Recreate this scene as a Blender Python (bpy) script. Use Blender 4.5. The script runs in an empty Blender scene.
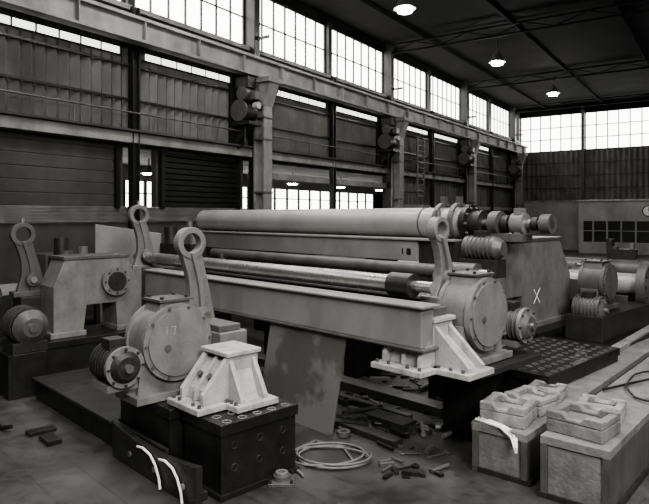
import bpy, bmesh, math, random
from mathutils import Matrix, Vector
random.seed(7)
S=bpy.context.scene
try:
    S.view_settings.view_transform='AgX';S.view_settings.look='AgX - Medium High Contrast'
except Exception as e: print(e)
# ------------------------------------------------------------------ materials
def mat(name,v,rough=0.6,metal=0.0,mott=0.2,scale=4.0,bump=0.0,v2=None,grime=.3,sharp=.2,spec=.5):
    m=bpy.data.materials.new(name); m.use_nodes=True
    nt=m.node_tree; N=nt.nodes; L=nt.links
    b=N['Principled BSDF']; b.inputs['Metallic'].default_value=metal;b.inputs['Specular IOR Level'].default_value=spec
    tc=N.new('ShaderNodeTexCoord'); n=N.new('ShaderNodeTexNoise'); n.inputs['Scale'].default_value=scale
    n.inputs['Detail'].default_value=6; n.inputs['Roughness'].default_value=0.6
    L.new(tc.outputs['Object'],n.inputs['Vector'])
    r=N.new('ShaderNodeValToRGB'); r.color_ramp.elements[0].position=0.5-sharp; r.color_ramp.elements[1].position=0.5+sharp
    lo=v*(1-mott); hi=v2 if v2 else v*(1+mott)
    for e,c in zip(r.color_ramp.elements,(lo,hi)): e.color=(c,c*0.985,c*0.955,1)
    L.new(n.outputs['Fac'],r.inputs['Fac'])
    g=N.new('ShaderNodeTexNoise'); g.inputs['Scale'].default_value=1.0; g.inputs['Detail'].default_value=9; g.inputs['Roughness'].default_value=.7
    mp=N.new('ShaderNodeMapping'); mp.inputs['Scale'].default_value=(scale*1.2,scale*1.2,scale*.4)
    L.new(tc.outputs['Object'],mp.inputs['Vector']);L.new(mp.outputs['Vector'],g.inputs['Vector'])
    gr=N.new('ShaderNodeValToRGB'); gr.color_ramp.elements[0].position=.34; gr.color_ramp.elements[1].position=.56
    gr.color_ramp.elements[0].color=(1-grime,)*3+(1,); gr.color_ramp.elements[1].color=(1,1,1,1)
    L.new(g.outputs['Fac'],gr.inputs['Fac'])
    mx=N.new('ShaderNodeMix');mx.data_type='RGBA';mx.blend_type='MULTIPLY';mx.inputs[0].default_value=1
    L.new(r.outputs['Color'],mx.inputs[6]);L.new(gr.outputs['Color'],mx.inputs[7]);L.new(mx.outputs[2],b.inputs['Base Color'])
    mr=N.new('ShaderNodeMapRange');mr.inputs[3].default_value=min(1,rough+.15);mr.inputs[4].default_value=max(.05,rough-.12)
    L.new(g.outputs['Fac'],mr.inputs[0]);L.new(mr.outputs[0],b.inputs['Roughness'])
    if bump>0:
        bp=N.new('ShaderNodeBump'); bp.inputs['Strength'].default_value=bump; bp.inputs['Distance'].default_value=0.02
        n2=N.new('ShaderNodeTexNoise'); n2.inputs['Scale'].default_value=scale*8; n2.inputs['Detail'].default_value=4
        L.new(tc.outputs['Object'],n2.inputs['Vector']); L.new(n2.outputs['Fac'],bp.inputs['Height']); L.new(bp.outputs['Normal'],b.inputs['Normal'])
    return m
def emat(name,v,st):
    m=bpy.data.materials.new(name); m.use_nodes=True
    nt=m.node_tree; N=nt.nodes; b=N['Principled BSDF']
    b.inputs['Base Color'].default_value=(v,v,v,1)
    b.inputs['Emission Color'].default_value=(1,.985,.955,1)
    b.inputs['Emission Strength'].default_value=st
    return m
M_cast=mat('casting_grey',.18,.4,.1,.2,4,.2)
M_light=mat('casting_light',.38,.5,.0,.18,5,.3,grime=.35)
M_mid=mat('paint_mid',.095,.4,.1,.2,4,.2)
M_dark=mat('iron_dark',.032,.42,.2,.35,6,.3)
M_blk=mat('iron_black',.015,.38,.1,.4,6,.2)
M_steel=mat('machined_steel',.4,.28,.85,.12,6,grime=.2)
M_tube=mat('tube_steel',.33,.36,.2,.1,2,grime=.15)
M_beam=mat('beam_grey',.22,.48,.1,.12,1.6,.1,grime=.25)
M_patch=mat('plate_patch',.13,.5,.1,.1,1.5,.1,.2,.12,.035)
M_pale=mat('pale_paint',.22,.7,0,.25,1.5,grime=.4)
M_wall=mat('wall_dirty',.045,.85,0,.35,.8,grime=.4)
M_wallw=mat('wall_whitewash',.3,.85,0,.2,.8)
M_clad=mat('corrugated_sheet',.09,.6,.1,.35,.9,grime=.4)
M_clad2=mat('corrugated_sheet_far',.14,.7,.1,.3,.9)
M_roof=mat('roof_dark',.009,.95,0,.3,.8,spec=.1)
M_wood=mat('core_sand',.26,.9,0,.25,7,.6,grime=.4)
M_conc=mat('long_beam_surface',.17,.7,0,.25,3,.5,grime=.4)
M_chalk=mat('chalk',.8,.9,0,.03,20,grime=.1)
M_chalkf=mat('chalk_faint',.32,.9,0,.1,20,grime=.3)
M_cable=mat('cable_rubber',.15,.6,0,.15,10)
M_win=emat('window_glow',.8,6)
M_win2=emat('window_glow_strip',.6,2.0)
M_lamp=emat('lamp_glow',.9,60)
M_glassd=mat('glass_dark',.03,.15,0,.3,1)
# floor
M_floor=bpy.data.materials.new('floor_blocks'); M_floor.use_nodes=True
nt=M_floor.node_tree;N=nt.nodes;L=nt.links;b=N['Principled BSDF']
tc=N.new('ShaderNodeTexCoord');mp=N.new('ShaderNodeMapping');L.new(tc.outputs['Object'],mp.inputs['Vector'])
mp.inputs['Rotation'].default_value=(0,0,math.radians(12))
br=N.new('ShaderNodeTexBrick');br.inputs['Scale'].default_value=1.0
br.inputs['Brick Width'].default_value=9;br.inputs['Row Height'].default_value=.42;br.inputs['Mortar Size'].default_value=.006
br.inputs['Color1'].default_value=(.95,.95,.95,1);br.inputs['Color2'].default_value=(.85,.85,.85,1);br.inputs['Mortar'].default_value=(.55,.55,.55,1)
L.new(mp.outputs['Vector'],br.inputs['Vector'])
n=N.new('ShaderNodeTexNoise');n.inputs['Scale'].default_value=1.1;n.inputs['Detail'].default_value=12;n.inputs['Roughness'].default_value=.78
L.new(tc.outputs['Object'],n.inputs['Vector'])
r=N.new('ShaderNodeValToRGB');r.color_ramp.elements[0].position=.36;r.color_ramp.elements[1].position=.68
r.color_ramp.elements[0].color=(.022,.022,.021,1);r.color_ramp.elements[1].color=(.085,.083,.08,1)
L.new(n.outputs['Fac'],r.inputs['Fac'])
mx=N.new('ShaderNodeMix');mx.data_type='RGBA';mx.blend_type='MULTIPLY';mx.inputs[0].default_value=1
L.new(r.outputs['Color'],mx.inputs[6]);L.new(br.outputs['Color'],mx.inputs[7]);L.new(mx.outputs[2],b.inputs['Base Color'])
mr=N.new('ShaderNodeMapRange');mr.inputs[1].default_value=.35;mr.inputs[2].default_value=.7;mr.inputs[3].default_value=.38;mr.inputs[4].default_value=.7
L.new(n.outputs['Fac'],mr.inputs[0]);L.new(mr.outputs[0],b.inputs['Roughness'])
bp=N.new('ShaderNodeBump');bp.inputs['Strength'].default_value=.35;bp.inputs['Distance'].default_value=.02;L.new(n.outputs['Fac'],bp.inputs['Height']);L.new(bp.outputs['Normal'],b.inputs['Normal'])

# ------------------------------------------------------------------ frames
FM=Matrix.Rotation(math.radians(-45.97),4,'Z')            # machine frame
FW=Matrix.Translation((14.5,45,0))@Matrix.Rotation(math.radians(-34.05),4,'Z')   # building frame
FC=Matrix.Translation((1.446,5.88,0))@Matrix.Rotation(math.radians(-40.95),4,'Z') # long beams frame

class Bd:
    def __init__(s,name,frame=None,bevel=0.0):
        s.name=name;s.f=frame or Matrix();s.bm=bmesh.new();s.mats=[];s.bev=bevel
    def mi(s,m):
        if m not in s.mats:s.mats.append(m)
        return s.mats.index(m)
    def faces(s,vs,fs,m,smooth=False,X=None):
        bv=[s.bm.verts.new((X@Vector(v)) if X else v) for v in vs]
        k=s.mi(m)
        for f in fs:
            try:
                fc=s.bm.faces.new([bv[i] for i in f]);fc.material_index=k;fc.smooth=smooth
            except ValueError:pass
        return bv
    def box(s,x0,x1,y0,y1,z0,z1,m,X=None):
        v=[(x0,y0,z0),(x1,y0,z0),(x1,y1,z0),(x0,y1,z0),(x0,y0,z1),(x1,y0,z1),(x1,y1,z1),(x0,y1,z1)]
        s.faces(v,[(0,3,2,1),(4,5,6,7),(0,1,5,4),(1,2,6,5),(2,3,7,6),(3,0,4,7)],m,False,X)
    def prism(s,pts,ax,lo,hi,m,X=None):
        def P(p,w):
            return {'x':(w,p[0],p[1]),'y':(p[0],w,p[1]),'z':(p[0],p[1],w)}[ax]
        n=len(pts)
        v=[P(p,lo) for p in pts]+[P(p,hi) for p in pts]
        f=[tuple(range(n)),tuple(range(2*n-1,n-1,-1))]+[(i,n+i,n+(i+1)%n,(i+1)%n) for i in range(n)]
        s.faces(v,f,m,False,X)
    def cyl(s,p0,p1,r0,m,r1=None,seg=28,caps=True):
        p0=Vector(p0);p1=Vector(p1);r1=r0 if r1 is None else r1
        d=(p1-p0).normalized();q=d.to_track_quat('Z','Y')
        v=[]
        for p,r in((p0,r0),(p1,r1)):
            for i in range(seg):
                a=2*math.pi*i/seg;v.append(p+q@Vector((r*math.cos(a),r*math.sin(a),0)))
        s.faces(v,[(i,(i+1)%seg,seg+(i+1)%seg,seg+i) for i in range(seg)],m,True)
        if caps:
            s.faces(v[:seg],[tuple(range(seg-1,-1,-1))],m);s.faces(v[seg:],[tuple(range(seg))],m)
    def ring(s,c,ax,R,r,h,m,seg=32,a0=0,a1=360):
        c=Vector(c);q=Vector(ax).normalized().to_track_quat('Z','Y')
        full=(a1-a0)>=360;n=seg if full else seg+1;v=[]
        for rr,z in((R,-h),(R,h),(r,h),(r,-h)):
            for i in range(n):
                a=math.radians(a0+(a1-a0)*i/seg);v.append(c+q@Vector((rr*math.cos(a),rr*math.sin(a),z)))
        f=[]
        for k in range(4):
            k2=(k+1)%4
            for i in range(seg):
                j=(i+1)%n;f.append((k*n+i,k*n+j,k2*n+j,k2*n+i))
        if not full:f+=[(0,n,2*n,3*n),(n-1,2*n-1,3*n-1,4*n-1)]
        s.faces(v,f,m,False)
    def path(s,pts,r,m,seg=8):
        for a,b in zip(pts[:-1],pts[1:]):
            s.cyl(a,b,r,m,seg=seg)
    def bolts(s,c,R,n,ax,m,r=.022,h=.03,ph=0):
        c=Vector(c);q=Vector(ax).normalized().to_track_quat('Z','Y')
        for i in range(n):
            a=2*math.pi*(i+ph)/n;p=c+q@Vector((R*math.cos(a),R*math.sin(a),0));s.cyl(p,p+q@Vector((0,0,h)),r,m,seg=6)
    def done(s):
        me=bpy.data.meshes.new(s.name)
        bmesh.ops.recalc_face_normals(s.bm,faces=s.bm.faces)
        xs=[v.co for v in s.bm.verts]
        c=Vector(((min(p.x for p in xs)+max(p.x for p in xs))/2,(min(p.y for p in xs)+max(p.y for p in xs))/2,min(p.z for p in xs)))
        s.bm.transform(Matrix.Translation(-c))
        s.bm.to_mesh(me);s.bm.free()
        for m in s.mats:me.materials.append(m)
        o=bpy.data.objects.new(s.name,me);o.matrix_world=s.f@Matrix.Translation(c);S.collection.objects.link(o)
        if s.bev>0:
            md=o.modifiers.new('bevel','BEVEL');md.width=s.bev;md.segments=2;md.limit_method='ANGLE';md.angle_limit=math.radians(50)
        return o

# ------------------------------------------------------------------ building shell
TL=60; WD=26; ZC=10.4
B=Bd('floor',FW);B.box(-6,WD,-TL,.3,-.2,0,M_floor);B.done()
B=Bd('ceiling',FW)
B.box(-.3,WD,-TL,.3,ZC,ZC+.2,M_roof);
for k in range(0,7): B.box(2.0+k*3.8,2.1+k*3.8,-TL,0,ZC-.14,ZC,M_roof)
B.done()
posts=[1.9+9.5*k for k in range(0,7)]
half=[p+4.75 for p in posts]
allp=sorted([0.0]+posts+half)
for k,p in enumerate(posts):
    B=Bd('roof_truss',FW)
    z0,z1=9.85,10.32
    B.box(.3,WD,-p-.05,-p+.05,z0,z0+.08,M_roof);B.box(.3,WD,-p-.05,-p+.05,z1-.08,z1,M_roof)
    x=.3;i=0
    while x<WD-1.2:
        a,b_=(z0+.06,z1-.06) if i%2==0 else (z1-.06,z0+.06)
        B.path([(x,-p,a),(x+1.2,-p,b_)],.025,M_roof,6);x+=1.2;i+=1
    B.done()
B=Bd('wall_left',FW)
B.box(-.25,-.05,-TL,0,4.3,7.9,M_wall)
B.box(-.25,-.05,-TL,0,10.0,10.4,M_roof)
B.box(-.25,-.05,-20.7,0,0,4.3,M_wall)
B.box(-.25,-.05,-TL,-30.3,0,2.3,M_wall)
B.box(-.25,-.05,-TL,-30.3,2.3,2.72,M_wallw)
B.box(-.25,-.05,-34.2,-30.6,2.72,4.3,M_wall)
B.box(-.25,-.05,-TL,-35.3,2.72,4.3,M_wall)
for t in allp: B.box(-.15,.12,-t-.12,-t+.12,7.9,10.1,M_blk)
B.done()
def corrug(name,t0,t1,z0,z1,m,frame,along='y',pitch=.26,amp=.035,off=0.0):
    B=Bd(name,frame);n=int((t1-t0)/pitch*4);v=[];f=[]
    for i in range(n+1):
        w=t0+(t1-t0)*i/n;d=off+amp*math.sin(2*math.pi*i/4)
        p=(d,-w) if along=='y' else (w,-d)
        v+=[(p[0],p[1],z0),(p[0],p[1],z1)]
    for i in range(n): f.append((2*i,2*i+2,2*i+3,2*i+1))
    B.faces(v,f,m);return B
B=corrug('wall_cladding_left',0,TL,4.7,7.85,M_clad,FW,pitch=.3,amp=.07,off=.03)
for z in(5.5,6.4,7.2):B.box(.09,.15,-TL,0,z,z+.06,M_blk)
n=200;v=[];f=[]
for i in range(n+1):
    w=.2+20.3*i/n;d=.03*math.sin(math.pi*i/2);v+=[(d,-w,3.0),(d,-w,4.35)]
B.faces(v,[(2*i,2*i+2,2*i+3,2*i+1) for i in range(n)],M_clad);B.done()
B=Bd('trim_1',FW,.01)
B.box(-.05,.3,-TL,0,4.38,4.66,M_pale);B.box(-.05,.42,-TL,0,4.66,4.72,M_wall);B.done()
B=Bd('trim_2',FW,.01);B.box(-.05,.2,-TL,0,7.86,8.0,M_pale);B.done()
B=Bd('trim_3',FW,.01);B.box(-.2,.15,-30.2,-20.8,3.72,3.95,M_pale);B.box(0,.2,-20.5,-.2,2.8,3.02,M_pale);B.done()
B=Bd('crane_runway_girder',FW,.01)
B.box(.55,.63,-TL,0,6.95,7.5,M_pale);B.box(.42,.78,-TL,0,7.46,7.54,M_wallw);B.box(.42,.78,-TL,0,6.9,6.97,M_pale);B.box(.56,.64,-TL,0,7.54,7.62,M_dark)
t=1.0
while t<TL:
    B.box(.63,.76,-t-.02,-t+.02,6.97,7.46,M_pale);t+=1.9
B.done()
B=Bd('handrail_pipe',FW);
B.cyl((.38,-TL,5.15),(.38,-.2,5.15),.025,M_mid,seg=8)
t=1.0
while t<TL: B.cyl((.38,-t,4.7),(.38,-t,5.15),.02,M_mid,seg=6);t+=2.4
B.done()
for i in range(len(allp)-1):
    a,b_=allp[i]+.14,allp[i+1]-.14
    if b_-a<.8 or a>54:continue
    B=Bd('window_%d'%(i+1),FW)
    B.box(-.14,-.1,-b_,-a,8.02,9.98,M_win)
    n=max(2,round((b_-a)/.62))
    for k in range(n+1):
        w=a+(b_-a)*k/n; th=.024 if 0<k<n else .05
        B.box(-.1,-.04,-w-th,-w+th,8.0,10.0,M_dark)
    for z in(8.0,8.98,9.95):B.box(-.1,-.05,-b_,-a,z,z+.045,M_dark)
    B.done()
    if i>=2:
        B=Bd('window_%d'%(60+i),FW)   # narrow glazed strip just below the crane girder
        for k in range(n):
            w0=a+.25+(b_-a-.5)*k/n;w1=a+.25+(b_-a-.5)*(k+1)/n
            B.box(.11,.13,-w1+.06,-w0-.0,6.66,6.84,M_win2)
        B.box(.1,.15,-b_+.2,-a-.2,6.62,6.66,M_dark);B.box(.1,.15,-b_+.2,-a-.2,6.84,6.88,M_dark)
        B.done()
for p in half:
    if p>50:continue
    B=Bd('wall_post',FW)
    B.box(.12,.32,-p-.11,-p-.08,0,7.95,M_blk);B.box(.12,.32,-p+.08,-p+.11,0,7.95,M_blk);B.box(.18,.22,-p-.08,-p+.08,0,7.95,M_blk);B.done()
for k,p in enumerate(posts[:5]):
    B=Bd('crane_column',FW,.008)
    B.box(.4,.48,-p-.2,-p+.2,0,6.0,M_pale);B.box(.78,.86,-p-.2,-p+.2,0,6.0,M_pale);B.box(.48,.78,-p-.03,-p+.03,0,6.0,M_pale)
    B.prism([(.4,6.0),(.86,6.0),(1.12,6.75),(.3,6.75)],'y',-p-.24,-p+.24,M_pale)
    B.box(.25,1.16,-p-.34,-p+.34,6.73,6.89,M_pale)
    B.prism([(-p-.75,6.6),(-p-.2,5.9),(-p+.2,5.9),(-p+.75,6.6),(-p+.75,6.73),(-p-.75,6.73)],'x',.52,.68,M_mid)
    B.box(.13,.4,-p-.14,-p+.14,0,10.3,M_blk)
    for z in(1.5,3.2,4.9,5.6):B.box(.38,.88,-p-.22,-p+.22,z,z+.06,M_mid)
    B.box(.1,.9,-p-.02,-p+.02,8.2,8.3,M_dark)
    B.box(-.05,.42,-p-.35,-p+.35,0,.02,M_mid)
    B.done()
    B=Bd('wall_mounted_winch',FW,.01)
    q=p+.72
    B.box(.12,.95,-q-.32,-q+.34,5.3,5.42,M_dark)
    B.box(.1,.2,-q-.32,-q+.34,4.75,6.85,M_blk)
    B.prism([(.2,4.8),(.95,5.3),(.2,5.3)],'y',-q-.05,-q+.05,M_dark)
    B.cyl((.55,-q-.32,5.75),(.55,-q+.25,5.75),.28,M_dark,seg=20);B.cyl((.55,-q-.36,5.75),(.55,-q-.32,5.75),.34,M_mid,seg=20)
    B.cyl((.55,-q-.22,6.3),(.55,-q+.15,6.3),.22,M_mid,seg=20);B.box(.25,.8,-q-.18,-q+.2,6.48,6.83,M_dark)
    B.cyl((.9,-q,5.9),(1.08,-q,5.9),.11,M_light,seg=14);B.path([(.6,-q-.1,5.3),(.6,-q-.12,4.75),(.3,-q-.12,4.6)],.03,M_dark)
    B.box(.8,1.0,-q-.1,-q+.2,6.1,6.35,M_mid)
    B.done()
def boarding(t0,t1,z0,z1,nm,flat=False):
    B=Bd(nm,FW)
    z=z0;p_=.16 if not flat else .3;dp=.03 if not flat else -.02
    while z<z1-.02:
        zt=min(z+p_,z1)
        B.prism([(-.04,z),(dp,z+.01),(dp,zt-.03),(-.04,zt)],'y',-t1,-t0,M_blk if not flat else M_wall);z+=p_
    B.box(-.05,.1,-t0,-t0+.12,z0-.05,z1+.1,M_blk);B.box(-.05,.1,-t1-.12,-t1,z0-.05,z1+.1,M_blk);B.done()
boarding(35.6,41.5,2.72,4.3,'wall_boarding',True);boarding(31.0,34.0,2.72,4.25,'wall_boarding')
boarding(42.5,48.5,2.72,4.3,'wall_boarding',True)
B=Bd('wall_louvre_panel',FW)
for k in range(12):B.box(-.05,.03,-46,-30.8,2.33+k*.033,2.345+k*.033,M_pale)
B.done()
B=Bd('wall_aisle',FW)
B.box(-5.8,-5.6,-TL,0,0,2.75,M_wall);B.box(-5.8,-5.6,-TL,0,3.8,4.4,M_wallw)
B.box(-5.8,-.25,-TL,0,4.4,4.5,M_pale);B.box(-5.8,-5.6,-12,0,2.7,3.8,M_wall);B.box(-5.8,-5.6,-TL,-37,2.7,3.8,M_wall)
B.box(-5.8,-.25,-.1,.1,0,4.4,M_wall)
B.done()
B=Bd('window_30',FW)
B.box(-5.72,-5.68,-37,-12,2.75,3.8,M_win)
for k in range(26):
    t=12+k;B.box(-5.66,-5.6,-t-.07,-t+.07,2.75,3.8,M_dark)
B.box(-5.66,-5.62,-37,-12,3.3,3.35,M_dark);B.done()
for t in(16,20,24,28,32):
    B=Bd('pendant_lamp',FW);B.cyl((-3,-t,3.9),(-3,-t,4.1),.32,M_pale,.06,seg=20);B.cyl((-3,-t,3.86),(-3,-t,3.9),.2,M_lamp,seg=16);B.cyl((-3,-t,4.1),(-3,-t,4.4),.02,M_dark,seg=6);B.done()
B=Bd('wall_ladder',FW)
lt=18.9
for d in(-.36,.36):B.path([(.85,-lt+d,3.3),(.85,-lt+d,6.2),(.15,-lt+d,6.4)],.055,M_mid)
for k in range(11):B.cyl((.85,-lt-.36,3.4+k*.27),(.85,-lt+.36,3.4+k*.27),.035,M_mid,seg=6)
for z in(3.6,5.2):
    for d in(-.36,.36):B.cyl((.12,-lt+d,z),(.85,-lt+d,z),.03,M_mid,seg=6)
B.done()
# far wall
B=Bd('wall_far',FW)
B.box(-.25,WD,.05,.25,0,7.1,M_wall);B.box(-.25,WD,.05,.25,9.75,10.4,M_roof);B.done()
B=corrug('wall_cladding_far',0,WD,3.5,7.05,M_clad2,FW,'x',.34,.07,.02)
for z in(4.4,5.3,6.2):B.box(0,WD,-.15,-.09,z,z+.05,M_dark)
B.done()
B=Bd('wall_panel_far',FW);B.box(.4,4.7,-.06,.05,0,3.45,M_wallw);B.box(.4,4.8,-.12,-.06,3.4,3.55,M_pale);B.done()
fp=[0.1,4.6,9.1,13.6,18.1,22.6,25.9]
for i in range(len(fp)-1):
    a,b_=fp[i]+.12,fp[i+1]-.12
    B=Bd('window_%d'%(40+i),FW);B.box(a,b_,.12,.15,7.15,9.72,M_win)
    n=max(2,round((b_-a)/.72))
    for k in range(n+1):
        w=a+(b_-a)*k/n;B.box(w-.035,w+.035,.03,.1,7.1,9.75,M_dark)
    for z in(7.1,7.95,8.8,9.7):B.box(a,b_,.04,.1,z,z+.06,M_dark)
    B.done()
for x in fp:
    B=Bd('wall_post',FW);B.box(x-.1,x+.1,-.35,-.13,3.6 if x>4.8 else 0,10.2,M_dark);B.done()
B=Bd('site_office',FW,.01)
ox0,ox1,oy=4.9,16,-3.2
B.box(ox0,ox1,oy,-.15,0,.75,M_wallw);B.box(ox0,ox1,oy,-.15,2.1,3.4,M_wallw);B.box(ox0-.1,ox1,oy-.12,-.1,3.4,3.5,M_light)
B.box(ox0+.3,ox1-.1,oy+.1,-.2,.75,2.1,M_glassd)
for k in range(14):
    x=ox0+.06+k*.83;B.box(x-.05,x+.05,oy-.01,oy+.09,.7,2.15,M_wallw)
B.box(ox0,ox0+.3,oy,-.15,.75,2.1,M_wallw);B.box(ox0,ox1,oy-.01,oy+.06,1.45,1.5,M_wallw)
B.done()
B=Bd('wall_clock',FW);B.cyl((9.0,oy-.02,2.75),(9.0,oy-.1,2.75),.36,M_blk,seg=28);B.cyl((9.0,oy-.1,2.75),(9.0,oy-.115,2.75),.3,M_chalk,seg=28)
B.box(8.985,9.015,oy-.13,oy-.118,2.75,2.98,M_blk);B.box(9.0,9.17,oy-.13,oy-.118,2.735,2.765,M_blk);B.done()
B=Bd('wall_right',FW);B.box(WD,WD+.2,-TL,.3,0,10.4,M_wall);B.done()
B=Bd('wall_back',FW);B.box(-6,WD,-TL-.2,-TL,0,10.4,M_wall);B.done()

# lamps
for (x,y) in((2.65,19.8),(7.7,26.75),(12.8,33.6),(-2.4,12.9)):
    B=Bd('high_bay_lamp',Matrix.Translation((x,y,0)))
    B.cyl((0,0,9.3),(0,0,9.75),.36,M_mid,.1,seg=24,caps=False);B.cyl((0,0,9.2),(0,0,9.36),.24,M_lamp,seg=20);B.cyl((0,0,9.75),(0,0,10.38),.03,M_dark,seg=8);B.done()
    l=bpy.data.lights.new('high_bay_light','POINT');l.energy=350;l.shadow_soft_size=.25;l.color=(1,.98,.95)
    o=bpy.data.objects.new('high_bay_light',l);o.location=(x,y,9.0);S.collection.objects.link(o)
def area(x,y,z,sx,sy,e,rot):  # added fill lights, out of view, to brighten the machine area
    l=bpy.data.lights.new('fill_light','AREA');l.shape='RECTANGLE';l.size=sx;l.size_y=sy;l.energy=e;l.color=(1,.985,.955)
    o=bpy.data.objects.new('fill_light',l);o.location=(x,y,z);o.rotation_euler=rot;S.collection.objects.link(o);return o
az=math.radians(-34)
area(-2,3,10.1,3,6,800,(math.radians(0),0,az))
area(5,3,10.1,3,6,1150,(0,0,az))
area(0,13,10.1,3,5,450,(0,0,az))
o=area(3.2,-5,7.5,3.5,2,1500,(0,0,0));o.rotation_euler=(Vector((0,8,1))-o.location).to_track_quat('-Z','Y').to_euler()  # added fill behind the camera, aimed at the machines
w=bpy.data.worlds.new('world');S.world=w;w.use_nodes=True;w.node_tree.nodes['Background'].inputs[0].default_value=(.9,.9,.9,1);w.node_tree.nodes['Background'].inputs[1].default_value=.3

# ------------------------------------------------------------------ machines
def arm(name,a,b,z0,zc,R=.17,th=.06,lean=.12,m=M_cast):
    B=Bd(name,FM,.008)
    B.ring((a,b,zc),(1,0,0),R,R*.62,th,m,36)
    H=zc-z0
    L_=[];R_=[]
    for i in range(9):
        u=i/8;z=zc-R*.62-(H-R*.62)*u
        c_=b+lean*u+.05*math.sin(math.pi*u);hw=R*.72+(.22-R*.72)*u*u-.02*math.sin(math.pi*u)
        L_.append((c_-hw,z));R_.append((c_+hw,z))
    # single continuous blade outline, with a raised centre rib
    B.prism(L_+R_[::-1],'x',a-th*.8,a+th*.8,m)
    rl=[((L_[i][0]+R_[i][0])/2-.028,L_[i][1]) for i in range(9)];rr=[((L_[i][0]+R_[i][0])/2+.028,L_[i][1]) for i in range(9)]
    B.prism(rl+rr[::-1],'x',a+th*.8,a+th*.8+.04,m)
    B.cyl((a-th*1.5,b+lean,z0+.2),(a+th*2.2,b+lean,z0+.2),.1,m,seg=20);B.cyl((a+th*2.2,b+lean,z0+.2),(a+th*2.9,b+lean,z0+.2),.05,M_steel,seg=14)
    B.box(a-.12,a+.12,b+lean-.28,b+lean+.28,z0-.06,z0+.02,m)
    B.cyl((a,b,zc+R*.9),(a,b,zc+R+.07),.03,M_steel,seg=8)
    return B.done()
def gearbox(name,a,b,z,R=.38,sgn=1,foot=.67,m=M_cast,chalk=None,mo=(.57,-.2),mr=.17,md_=M_mid):
    B=Bd(name,FM,.008)
    B.cyl((a-.36,b,z),(a,b,z),R*.94,m,seg=48);B.cyl((a-.03,b,z),(a+.03,b,z),R,m,seg=48);B.cyl((a+.03,b,z),(a+.05,b,z),R*.87,m,seg=48)
    B.cyl((a-.38,b,z),(a-.33,b,z),R,m,seg=48)
    B.bolts((a+.03,b,z),R*.93,10,(1,0,0),M_mid,.016,.018)
    B.cyl((a+.05,b-R*.35,z-R*.1),(a+.06,b-R*.35,z-R*.1),R*.09,M_mid,seg=20)
    B.prism([(b-R*.95,z-.1),(b+R*.95,z-.1),(b+R*1.05,foot+.06),(b-R*1.05,foot+.06)],'x',a-.34,a-.05,m)
    B.box(a-.42,a+.05,b-R*1.2,b+R*1.2,foot,foot+.07,m)
    B.prism([(b-.2,z+R*.7),(b+.2,z+R*.7),(b+.16,z+R*1.05),(b-.16,z+R*1.05)],'x',a-.34,a-.04,m);B.box(a-.37,a-.01,b-.19,b+.19,z+R*1.05,z+R*1.12,M_mid)
    for i in(-.14,.14):
        for j in(-.32,-.06):B.cyl((a+j,b+i,z+R*1.12),(a+j,b+i,z+R*1.12+.025),.02,M_dark,seg=6)
    mb=b+sgn*mo[0];mz=z+mo[1]
    B.cyl((a-.32,mb,mz),(a+.06,mb,mz),mr,md_,seg=32)
    for k in range(6):B.ring((a-.29+k*.06,mb,mz),(1,0,0),mr+.014,mr-.01,.009,md_,28)
    B.cyl((a+.06,mb,mz),(a+.1,mb,mz),mr+.02,m,seg=32);B.cyl((a+.1,mb,mz),(a+.15,mb,mz),mr-.02,md_,mr*.6,seg=32)
    B.bolts((a+.1,mb,mz),mr-.0,8,(1,0,0),M_dark,.013,.02);B.cyl((a+.15,mb,mz),(a+.19,mb,mz),.04,M_steel,seg=14)
    B.box(a-.26,a-.06,min(b,mb),max(b,mb),mz-.1,mz+.08,m)
    B.box(a-.3,a+.04,mb-.15,mb+.15,mz-mr-.06,mz-mr+.01,m);B.box(a-.2,a-.02,mb-.1,mb+.06,mz+mr-.02,mz+mr+.08,M_dark)
    B.prism([(mb-.12,mz-mr-.04),(mb+.12,mz-mr-.04),(b,foot+.02),(b-sgn*.1,foot+.02)] if sgn>0 else [(mb-.12,mz-mr-.04),(mb+.12,mz-mr-.04),(b,foot+.02),(b-.35,foot+.02)],'x',a-.25,a-.1,m)
    if chalk=='17':
        x0=a+.051;b2=b-.1;z2=z+.03
        for (y0,y1,q0,q1) in((-.05,-.042,.06,.14),(.0,.055,.132,.14)):B.box(x0,x0+.003,b2+y0,b2+y1,z2+q0,z2+q1,M_chalkf)
        B.prism([(b2+.047,z2+.135),(b2+.055,z2+.135),(b2+.035,z2+.05),(b2+.027,z2+.05)],'x',x0,x0+.003,M_chalkf)
    return B.done()
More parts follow.
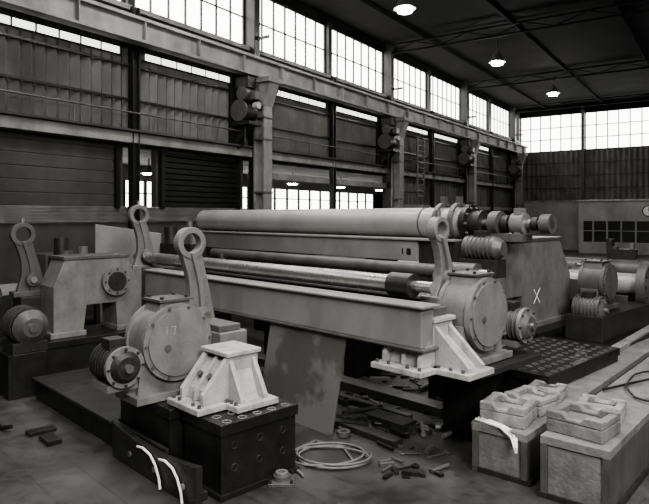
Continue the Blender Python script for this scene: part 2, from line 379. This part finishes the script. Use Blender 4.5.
def bracket(name,a0,a1,b0,b1,z0,z1,m=M_light,g=.5,btop=.55):
    B=Bd(name,FM,.009);w=b1-b0;H=z1-z0;bt=b0+w*btop
    prof=[(b0,z0+.06),(b0,z0+.16),(bt,z1),(b1,z1),(b1,z0+.06)]
    B.prism(prof,'x',a0,a0+.05,m);B.prism(prof,'x',a1-.05,a1,m)
    ip=[(b0+.06,z0+.06),(b0+.08,z0+.16),(bt+.03,z1-.05),(b1,z1-.05),(b1,z0+.06)]
    B.prism(ip,'x',a0+.05,a1-.05,m)
    ma=(a0+a1)/2;B.prism([(b0+.02,z0+.06),(b0+.03,z0+.16),(bt+.01,z1-.02),(b1,z1-.02),(b1,z0+.06)],'x',ma-.02,ma+.02,m)
    B.box(a0-.07,a1+.07,b0-.1,b1+.06,z0,z0+.06,m)
    B.box(a0-.03,a1+.03,bt-.02,b1+.02,z1,z1+.045,m)
    for y in(bt+.02,b1-.08):
        B.prism([(a1,z0+.05),(a1+g,z0+.05),(a1+g,z0+.1),(a1,z1-.03)],'y',y,y+.05,m)
    B.prism([(a1,z0+.05),(a1+g-.06,z0+.05),(a1+g-.1,z0+.1),(a1,z1-.14)],'y',bt+.07,b1-.08,m)
    B.box(a1,a1+g+.05,bt-.06,b1+.06,z0,z0+.06,m)
    for x in(a0-.02,ma-.12,ma+.12,a1+.02):B.cyl((x,b0-.05,z0+.06),(x,b0-.05,z0+.09),.02,M_mid,seg=6)
    for k in(.2,.55,.9):B.cyl((a1+g*k,bt-.025,z0+.06),(a1+g*k,bt-.025,z0+.09),.02,M_mid,seg=6)
    for k in(.3,.72):
        zz=z0+.1+(H-.1)*.5;yy=b0+.02+(bt-b0)*.5;x=a0+(a1-a0)*k
        B.cyl((x,yy+.04,zz-.04),(x,yy-.012,zz+.012),.03,M_mid,seg=14)
    return B.done()
def tslot_block(name,a0,a1,b0,b1,z1,holes=True,m=M_blk,z0=0,hm=M_cast):
    B=Bd(name,FM,.008)
    B.box(a0,a1,b0,b1,z0,z1-.1,m);B.box(a0-.02,a1+.02,b0-.02,b1+.02,z1-.1,z1,m)
    B.box(a0-.03,a1+.03,b0-.03,b1+.03,z0,z0+.05,m)
    if holes:
        y=b0+.09
        while y<b1-.04:
            x=a0+.09
            while x<a1-.04:
                B.ring((x,y,z1),(0,0,1),.045,.032,.005,hm,14);x+=.16
            y+=.17
        n=int((b1-b0)/.28)
        for k in range(n):
            for zz in(.25,.45):
                if zz<z1-.12:B.ring((a1,b0+.14+k*.28,zz),(1,0,0),.04,.025,.006,M_dark,12)
    return B.done()

tslot_block('cast_iron_pedestal',-5.02,-4.4,3.0,3.86,.66)
B=Bd('machine_base_plate',FM,.01)
B.box(-8.6,-6.2,2.85,3.85,0,.26,M_blk);B.box(-8.6,-6.2,2.8,3.9,.26,.3,M_dark)
B.box(-6.2,-5.08,2.84,2.88,0,.3,M_dark)
pts=[(-6.0,0),(-4.4,0),(-4.4,.36)]
for i in range(9):
    u=i/8;pts.append((-4.4-1.6*u,.36-.07*math.sin(math.pi*u)))
B.prism(pts,'y',2.74,2.81,M_dark)
B.box(-6.0,-4.5,2.81,2.93,.0,.08,M_dark)
for k in range(3):B.cyl((-5.6+k*.5,2.745,.14),(-5.6+k*.5,2.725,.14),.03,M_cast,seg=12)
B.done()
B=Bd('white_hose',FM)
for c,s_ in((-5.15,1),(-4.75,.9)):
    B.path([(c-.26*s_,2.72,.27),(c-.14*s_,2.715,.29),(c+.0*s_,2.72,.26),(c+.1*s_,2.715,.2),(c+.18*s_,2.71,.1),(c+.22*s_,2.7,.02)],.012,M_chalk)
B.done()
tslot_block('cast_iron_riser',-6.15,-5.1,2.9,3.8,.66,False)
gearbox('worm_gearbox',-5.4,3.15,1.22,.385,-1,.67,M_cast,'17',(.6,-.14),.17,M_dark)
bracket('cast_bracket',-5.17,-4.76,3.04,3.68,.67,1.14,M_light,.2,.42)
arm('roller_support_arm',-6.0,3.66,1.15,2.18,.18)
B=Bd('arm_carriage',FM,.01)
B.box(-6.5,-5.95,3.35,4.05,.67,1.1,M_cast);B.box(-6.6,-5.9,3.3,4.1,1.06,1.14,M_mid)
B.prism([(-6.6,1.14),(-6.1,1.14),(-6.2,1.5),(-6.45,1.5)],'y',3.45,3.6,M_light);B.cyl((-6.4,3.3,1.3),(-6.4,3.9,1.3),.1,M_steel,seg=20)
B.box(-5.9,-5.3,3.6,3.95,.67,1.25,M_cast);B.box(-5.85,-5.35,3.62,3.9,1.25,1.32,M_mid);B.cyl((-5.3,3.78,1.0),(-5.2,3.78,1.0),.13,M_mid,seg=22)
B.done()
B=Bd('machine_cross_beam',FM,.01)
B.box(-9.15,-3.55,4.74,4.95,1.19,1.58,M_beam);B.box(-9.15,-3.5,4.7,5.0,1.58,1.61,M_beam);B.box(-9.15,-3.5,4.71,4.98,1.16,1.19,M_mid)
B.done()
B=Bd('machine_cross_beam',FM,.01)
B.box(-9.15,-4.1,5.85,6.05,1.2,1.5,M_dark);B.box(-9.15,-4.1,5.75,6.15,1.5,1.54,M_mid);B.box(-9.6,-9.3,4.9,6.2,.7,1.6,M_mid);B.box(-9.6,-9.25,4.9,6.3,0,.7,M_blk);B.box(-4.1,-3.6,5.0,5.25,1.15,1.55,M_mid)
B.box(-9.15,-4.3,5.35,5.55,1.1,1.4,M_dark)
B.done()
B=Bd('steel_support_plate',FM,.004)
B.prism([(-6.15,0),(-4.83,0),(-4.6,1.16),(-5.9,1.16)],'y',4.76,4.8,M_patch)
B.prism([(4.8,0),(5.2,0),(4.8,.7)],'x',-5.55,-5.51,M_mid)
B.done()
B=Bd('work_roller',FM)
B.cyl((-10.1,5.15,1.74),(-4.0,5.15,1.74),.1,M_steel,seg=32);B.cyl((-4.25,5.15,1.74),(-3.95,5.15,1.74),.13,M_blk,seg=24);B.cyl((-3.95,5.15,1.74),(-3.7,5.15,1.74),.06,M_steel,seg=20)
B.cyl((-10.3,5.15,1.74),(-10.1,5.15,1.74),.05,M_steel,seg=20);B.cyl((-9.9,5.15,1.74),(-9.8,5.15,1.74),.13,M_dark,seg=24)
B.done()
arm('roller_support_arm',-9.9,5.0,1.6,2.5,.18)
arm('roller_support_arm',-3.86,5.46,1.6,2.34,.14)
def endframe(name,a0,a1,b0,b1,z0,z1,m,x=False,op=(.32,.36,.7,.72),bore=True):
    B=Bd(name,FM,.012);w=b1-b0;h=z1-z0
    B.prism([(b0,z0),(b0,z0+.65*h),(b0+.12*w,z1),(b1-.16*w,z1),(b1,z0+.55*h),(b1,z0),(b0+op[3]*w,z0),(b0+op[2]*w,z0+.38*h),(b0+op[1]*w,z0+.38*h),(b0+op[0]*w,z0)],'x',a0,a1,m)
    B.box(a0-.05,a1+.05,b0-.06,b0+op[0]*w+.03,z0-.02,z0+.06,m);B.box(a0-.05,a1+.05,b0+op[3]*w-.03,b1+.06,z0-.02,z0+.06,m)
    if bore:
        B.cyl((a1,b0+.68*w,z0+.68*h),(a1+.1,b0+.68*w,z0+.68*h),.2*h,m,seg=28);B.cyl((a1+.1,b0+.68*w,z0+.68*h),(a1+.12,b0+.68*w,z0+.68*h),.13*h,M_dark,seg=28)
        B.bolts((a1+.1,b0+.68*w,z0+.68*h),.165*h,8,(1,0,0),M_dark,.014,.02)
    B.box(a0-.02,a1+.02,b0+.1*w,b1-.14*w,z1,z1+.05,M_mid)
    if x:
        y=9.43;z=1.16
        for s_ in(1,-1):
            B.prism([(y-.12,z-.12*s_),(y-.095,z-.12*s_),(y+.12,z+.12*s_),(y+.095,z+.12*s_)],'x',a1,a1+.006,M_chalk)
    return B.done()
endframe('machine_end_frame',-9.75,-9.2,3.3,4.68,.68,1.82,M_cast)
tslot_block('cast_iron_pedestal',-9.9,-9.0,3.1,4.85,.66,False)
gearbox('worm_gearbox',-3.38,5.66,1.45,.385,1,.93,M_cast,None,(.7,-.2),.18,M_mid)
bracket('cast_bracket',-4.05,-3.55,4.74,5.28,.93,1.42,M_light,.4,.38)
B=Bd('cast_iron_pedestal',FM,.008)
B.box(-4.0,-3.5,5.75,6.2,0,.88,M_blk);B.box(-4.05,-3.2,5.25,6.55,.86,.92,M_dark);B.done()
tslot_block('perforated_surface_plate',-4.25,-3.15,6.6,8.7,.66,True,M_blk,0,M_mid)
tslot_block('cast_iron_pedestal',-5.5,-4.4,8.9,10.9,.66,False)
endframe('machine_end_frame',-5.25,-4.7,8.05,10.7,.68,2.07,M_cast,True,(.1,.13,.33,.36),False)
B=Bd('large_roller_tube',FM);B.cyl((-12.9,8.3,2.37),(-5.3,8.3,2.37),.25,M_tube,seg=48);B.cyl((-12.95,8.3,2.37),(-12.9,8.3,2.37),.2,M_dark,seg=32)
B.cyl((-5.3,8.3,2.37),(-5.2,8.3,2.37),.29,M_blk,seg=36);B.cyl((-5.2,8.3,2.37),(-5.0,8.3,2.37),.2,M_dark,seg=28);B.ring((-6.1,8.3,2.37),(1,0,0),.262,.24,.01,M_mid,40)
B.bolts((-5.2,8.3,2.37),.25,10,(1,0,0),M_cast,.02,.03)
B.done()
B=Bd('drive_coupling',FM,.006)
B.cyl((-5.0,8.3,2.37),(-3.9,8.3,2.37),.07,M_steel,seg=20)
for x0,x1,rr,m in((-4.85,-4.7,.19,M_mid),(-4.66,-4.56,.13,M_dark),(-4.5,-4.3,.16,M_cast),(-4.2,-4.1,.1,M_dark),(-4.05,-3.9,.14,M_mid)):B.cyl((x0,8.3,2.37),(x1,8.3,2.37),rr,m,seg=24)
B.box(-4.9,-4.3,8.15,8.5,2.1,2.22,M_mid);B.box(-4.45,-4.35,8.2,8.4,2.2,2.6,M_cast)
B.done()
B=Bd('machine_cross_beam',FM,.01)
B.box(-13.5,-6.0,7.9,8.25,1.74,2.1,M_beam);B.box(-13.5,-5.3,7.86,8.6,2.08,2.12,M_beam);B.box(-6.0,-5.3,7.95,8.5,1.3,2.08,M_dark)
B.box(-6.3,-6.28,7.88,7.9,1.85,1.95,M_blk);B.box(-6.2,-6.12,7.88,7.9,1.85,1.95,M_blk);B.box(-13.5,-13.1,7.9,9.5,0,1.74,M_mid)
B.box(-10.5,-10.1,8.0,8.4,0,1.74,M_blk);B.box(-7.2,-6.8,8.0,8.4,0,1.74,M_blk)
B.done()
B=Bd('work_roller',FM);B.cyl((-11,7.3,1.68),(-4.9,7.3,1.68),.1,M_mid,seg=28);B.cyl((-4.9,7.3,1.68),(-4.5,7.3,1.68),.15,M_mid,seg=24);B.cyl((-4.5,7.3,1.68),(-4.3,7.3,1.68),.07,M_steel,seg=16)
B.done()
B=Bd('roller_bed_frame',FM,.01)
B.box(-11,-4.6,7.15,7.45,1.2,1.5,M_dark);B.box(-11,-4.6,6.7,6.9,1.1,1.45,M_dark)
for x in(-10.8,-8.5,-6.5,-4.9):B.box(x,x+.25,6.7,7.45,0,1.2,M_blk)
for x in(-10.6,-4.95):B.box(x,x+.1,7.15,7.45,1.5,1.68,M_mid)
B.done()
B=Bd('electric_motor',FM,.006)
B.cyl((-4.95,7.75,2.02),(-4.45,7.75,2.02),.17,M_mid,seg=28);B.cyl((-4.45,7.75,2.02),(-4.35,7.75,2.02),.17,M_mid,.1,seg=28)
for k in range(6):B.ring((-4.88+k*.07,7.75,2.02),(1,0,0),.183,.16,.01,M_mid,28)
B.box(-5.0,-4.4,7.6,7.9,1.6,1.86,M_dark);B.box(-4.8,-4.6,7.68,7.82,2.17,2.27,M_dark);B.done()
for a_ in(-5.75,-5.45):
    B=Bd('lifting_clamp',FM,.005);B.ring((a_,8.3,2.4),(1,0,0),.3,.255,.04,M_mid,32);B.box(a_-.04,a_+.04,8.25,8.35,2.68,2.8,M_mid);B.done()
# third machine at right
gearbox('worm_gearbox',-3.9,10.35,1.38,.32,-1,.93,M_mid,None,(.5,-.4),.2,M_mid)
B=Bd('machine_cross_beam',FM,.01);B.box(-10,-4.3,11.2,11.5,.9,1.3,M_mid);B.box(-4.3,-3.7,9.6,11.8,.5,.9,M_dark);B.box(-4.4,-3.4,9.3,12,0,.5,M_blk);B.box(-10,-9.6,11,12.6,0,1,M_blk);B.done()
B=Bd('work_roller',FM);B.cyl((-10,12,1.2),(-3.9,12,1.2),.2,M_tube,seg=32);B.cyl((-3.9,12,1.2),(-3.75,12,1.2),.42,M_mid,seg=36);B.bolts((-3.75,12,1.2),.36,12,(1,0,0),M_dark,.02,.03);B.cyl((-3.75,12,1.2),(-3.2,12,1.2),.15,M_cast,seg=24);B.done()
B=Bd('roller_stand',FM,.01);
for x in(-9.6,-4.4):B.prism([(11.6,0),(12.4,0),(12.2,1.0),(11.8,1.0)],'x',x,x+.3,M_dark)
B.done()
B=Bd('large_roller_tube',FM);B.cyl((-11,14,1.3),(-3.9,14,1.3),.2,M_mid,seg=36);B.cyl((-3.9,14,1.3),(-3.75,14,1.3),.27,M_mid,seg=32)
for x in(-10,-7,-4.6):B.prism([(13.6,0),(14.4,0),(14.2,1.1),(13.8,1.1)],'x',x,x+.3,M_dark)
B.done()
gearbox('worm_gearbox',-5.2,13.0,1.0,.4,-1,.5,M_mid,None,(.6,-.2))
tslot_block('cast_iron_pedestal',-5.8,-4.9,12.5,13.5,.5,False)
# far-left units
arm('roller_support_arm',-9.95,3.1,1.3,2.2,.18,m=M_mid)
gearbox('worm_gearbox',-9.75,2.45,1.3,.3,-1,.6,M_dark,None,(.5,-.3),.17,M_dark)
tslot_block('cast_iron_pedestal',-10.2,-9.4,2.0,3.3,.6,False)
B=Bd('arm_stand',FM,.01);B.box(-10.15,-9.75,3.02,3.42,.6,1.24,M_dark);B.done()
B=Bd('electric_motor',FM,.006)
B.cyl((-9.3,2.85,.95),(-8.8,2.85,.95),.24,M_dark,seg=28)
for k in range(6):B.ring((-9.22+k*.07,2.85,.95),(1,0,0),.26,.23,.012,M_dark,28)
B.cyl((-8.8,2.85,.95),(-8.7,2.85,.95),.24,M_mid,.13,seg=28);B.cyl((-8.7,2.85,.95),(-8.66,2.85,.95),.06,M_steel,seg=16);B.box(-9.25,-8.8,2.62,3.08,.6,.74,M_dark)
B.box(-9.35,-8.75,2.55,3.05,0,.6,M_blk);B.done()

# ------------------------------------------------------------------ right foreground long beams
def longbeam(name,x0,x1,y0,y1,h):
    B=Bd(name,FC,.006)
    B.box(x0,x1,y0,y1,h-.07,h,M_conc);B.box(x0,x0+.06,y0,y1,0,h-.07,M_mid);B.box(x1-.06,x1,y0,y1,0,h-.07,M_mid)
    B.box(x0+.06,x1-.06,y0+.02,y0+.06,0,h-.07,M_conc);B.box(x0+.06,x1-.06,y1-.06,y1-.02,0,h-.07,M_conc)
    B.box(x0-.03,x1+.03,y0,y1,0,.05,M_dark)
    for k in range(8):B.box(x0-.005,x0,y0+.4+k,y0+.44+k,.05,h-.07,M_mid)
    return B.done()
longbeam('long_steel_box_beam',0,.55,0,8.2,.47)
longbeam('long_steel_box_beam',.72,1.3,-.12,8.0,.55)
B=Bd('timber_batten',FC,.004);B.box(.1,.24,2.2,7.8,.47,.53,M_wood);B.box(.85,.98,3.2,7.9,.55,.6,M_wood);B.done()
def crate(x,y,z,w,l,h,rot,m):
    X=Matrix.Translation((x,y,z))@Matrix.Rotation(math.radians(rot),4,'Z')
    B=Bd('foundry_core_box',FC,.012)
    t=.075
    B.box(-w/2,w/2,-l/2,l/2,0,h*.6,m,X)
    B.prism([(-w/2,h*.6),(w/2,h*.6),(w/2,h),(w*.2,h),(w*.12,h*.78),(-w*.12,h*.78),(-w*.2,h),(-w/2,h)],'y',-l/2,-l/2+t,m,X)
    B.prism([(-w/2,h*.6),(w/2,h*.6),(w/2,h),(w*.2,h),(w*.12,h*.78),(-w*.12,h*.78),(-w*.2,h),(-w/2,h)],'y',l/2-t,l/2,m,X)
    B.box(-w/2,-w/2+t,-l/2+t,l/2-t,h*.6,h*.96,m,X);B.box(w/2-t,w/2,-l/2+t,l/2-t,h*.6,h*.93,m,X)
    B.done()
crate(.24,.3,.47,.44,.42,.2,6,M_wood);crate(.28,.8,.47,.42,.42,.17,-8,M_wood);crate(.24,1.3,.47,.36,.36,.13,4,M_wood)
crate(.98,.22,.55,.5,.42,.19,-5,M_conc);crate(.98,.75,.55,.4,.36,.15,7,M_wood)
B=Bd('white_hose',FC)
for k in range(3):
    o_=k*.06
    B.path([(-.12-.02*k,.25+o_,.30-.03*k),(-.06,.12+o_,.42),(.03,.03+o_,.5),(.16,-.0+o_*.6,.5),(.3,-.02+o_*.5,.495),(.42,-.05+o_,.44),(.5,-.12,.33+.02*k)],.012,M_chalk)
B.done()
B=Bd('wire_loop',FC)
pts=[(1.0+.32*math.cos(t_*.35)+.02*t_,2.2+.75*math.sin(t_*.35),.575+.01*(t_%3)) for t_ in range(20)]
B.path(pts,.012,M_blk,6);B.path([(.75,1.6,.58),(1.25,2.9,.6)],.014,M_blk,6);B.done()

# ------------------------------------------------------------------ floor items
B=Bd('cable_coil',None)
def coil(cx,cy,rx,ry,n,turns,jit):
    p=[]
    for i in range(n*turns+1):
        a=2*math.pi*i/n;k=1+jit*math.sin(a*1.37+i*.02)
        p.append((cx+rx*k*math.cos(a),cy+ry*k*math.sin(a),.02+.012*(i/n)))
    return p
B.path(coil(.05,6.15,.38,.27,28,3,.16),.013,M_cable);B.path([(.3,6.0,.02),(.2,6.4,.02),(-.1,6.6,.02),(-.3,6.35,.02),(-.35,6.0,.02),(-.2,5.7,.02)],.013,M_cable);B.done()
B=Bd('bolted_flange',Matrix.Translation((-.4,5.62,0)),.004)
B.box(-.12,.12,-.12,.12,0,.03,M_mid);B.cyl((0,0,.03),(0,0,.07),.08,M_mid,seg=24);B.ring((0,0,.08),(0,0,1),.06,.03,.02,M_cast,24);B.bolts((0,0,.03),.14,4,(0,0,1),M_dark,.015,.03,.5);B.done()
B=Bd('steel_pry_bar',FM);B.path([(-9.2,2.2,.03),(-7.6,2.15,.03)],.022,M_blk);B.path([(-7.6,2.15,.03),(-7.45,2.2,.07)],.024,M_blk);B.done()
B=Bd('scrap_offcut',FM,.004);B.box(-7.0,-6.72,2.35,2.5,0,.05,M_blk);B.box(-7.3,-7.15,2.3,2.6,0,.04,M_blk);B.done()
B=Bd('scattered_tools_and_scrap',None)
def scrap(x,y,s_,m):
    X=Matrix.Translation((x,y,.004))@Matrix.Rotation(random.random()*6.28,4,'Z')
    k=random.random()
    if k<.4:B.box(-s_,s_,-s_*.3,s_*.3,0,s_*.4,m,X)
    elif k<.62:
        c=X@Vector((0,0,s_*.3));B.ring(c,(0,0,1),s_*.7,s_*.35,s_*.25,m,14)
    elif k<.8: # open-ended spanner
        B.box(-s_*1.3,s_*1.3,-s_*.14,s_*.14,0,s_*.16,m,X)
        for e in(-1,1):B.ring(X@Vector((e*s_*1.45,0,s_*.1)),(0,0,1),s_*.35,s_*.18,s_*.09,m,12)
    else:
        p=X@Vector((-s_*1.4,0,s_*.25));q=X@Vector((s_*1.4,0,s_*.25));B.cyl(p,q,s_*.22,m,seg=10)
for i in range(95):
    scrap(random.uniform(.1,1.7),random.uniform(6.8,9.5),random.uniform(.04,.15),random.choice([M_blk,M_dark,M_mid,M_cast]))
for i in range(14):
    scrap(random.uniform(.2,.95),random.uniform(6.75,7.5),random.uniform(.06,.13),random.choice([M_blk,M_dark,M_blk,M_mid]))
for i in range(22):
    scrap(random.uniform(.6,1.3),random.uniform(5.6,6.5),random.uniform(.03,.09),random.choice([M_blk,M_mid,M_blk]))
for i in range(25):
    scrap(random.uniform(-2.6,-1.6),random.uniform(4.3,5.0),random.uniform(.01,.03),random.choice([M_blk,M_cast]))
for i in range(30):
    scrap(random.uniform(-1.6,-.2),random.uniform(7.6,9.5),random.uniform(.03,.1),random.choice([M_blk,M_mid,M_cast]))
B.done()
B=Bd('timber_packing',None,.004)
for k in range(3):
    X=Matrix.Translation((.25+.12*k,7.05+.22*k,0))@Matrix.Rotation(math.radians(-15+20*k),4,'Z');B.box(-.28,.28,-.05,.05,0,.08,M_blk,X)
B.done()
B=Bd('floor_rail_plate',FM,.006);B.box(-4.9,-4.3,5.4,5.65,0,.1,M_dark);B.box(-5.2,-4.1,5.0,5.15,0,.07,M_dark);B.done()
B=Bd('floor_rail_plate',FM,.006);B.box(-9,-4.3,6.15,6.4,0,.12,M_mid);B.box(-9,-4.5,5.75,5.85,0,.08,M_mid);B.done()
B=Bd('pale_sheet_panel',None,.01)
B.prism([(-4.97,0),(-3.55,0),(-3.55,2.1),(-4.97,2.3)],'y',13.0,13.06,M_wallw);B.box(-4.9,-4.8,13.06,13.5,0,.08,M_dark);B.box(-3.7,-3.6,13.06,13.5,0,.08,M_dark);B.done()
B=Bd('stacked_steel_sheets',FW,.004)
for k in range(6):B.box(2.0+.03*(k%3),4.5,-32.5+.05*(k%2),-28.5,.0+k*.3,.24+k*.3,M_pale)
B.done()
B=Bd('work_bench',FW,.006)
B.box(1.0,2.0,-40,-35,1.0,1.1,M_wood)
for y in(-39.9,-37.5,-35.2):
    for x in(1.05,1.85):B.box(x,x+.1,y,y+.1,0,1.0,M_dark)
B.box(1.1,1.7,-38.5,-37.9,1.1,1.7,M_mid);B.cyl((1.5,-36.8,1.1),(1.5,-36.8,1.8),.2,M_cast,seg=18);B.box(1.2,1.8,-36.2,-35.6,1.1,1.4,M_light)
B.done()
for (x,y,h) in((3.5,-36.5,1.5),(2.6,-38.5,1.3),(5.0,-34.6,1.4),(3.0,-24,1.7),(4,-18,1.7),(3,-9,2.0),(2,-5,1.9),(10,-22,.9),(12,-20,.8)):
    B=Bd('drilling_machine',FW,.01)
    B.box(x-.5,x+.5,y-.5,y+.5,0,.25,M_blk);B.cyl((x-.2,y,.25),(x-.2,y,h+.5),.13,M_mid,seg=18);B.box(x-.45,x+.5,y-.22,y+.22,h,h+.4,M_dark)
    B.cyl((x+.35,y,h-.4),(x+.35,y,h+.6),.09,M_cast,seg=16);B.box(x-.1,x+.55,y-.3,y+.3,.85,.95,M_mid);B.cyl((x-.35,y,h+.4),(x-.35,y,h+.75),.14,M_dark,seg=16)
    B.done()

# ------------------------------------------------------------------ camera
cd=bpy.data.cameras.new('camera');cd.sensor_width=36;cd.lens=600/649*36;cd.shift_y=-37/649;cd.clip_end=200
co=bpy.data.objects.new('camera',cd);co.location=(0,0,2.5);co.rotation_euler=(math.radians(90),0,0);S.collection.objects.link(co);S.camera=co
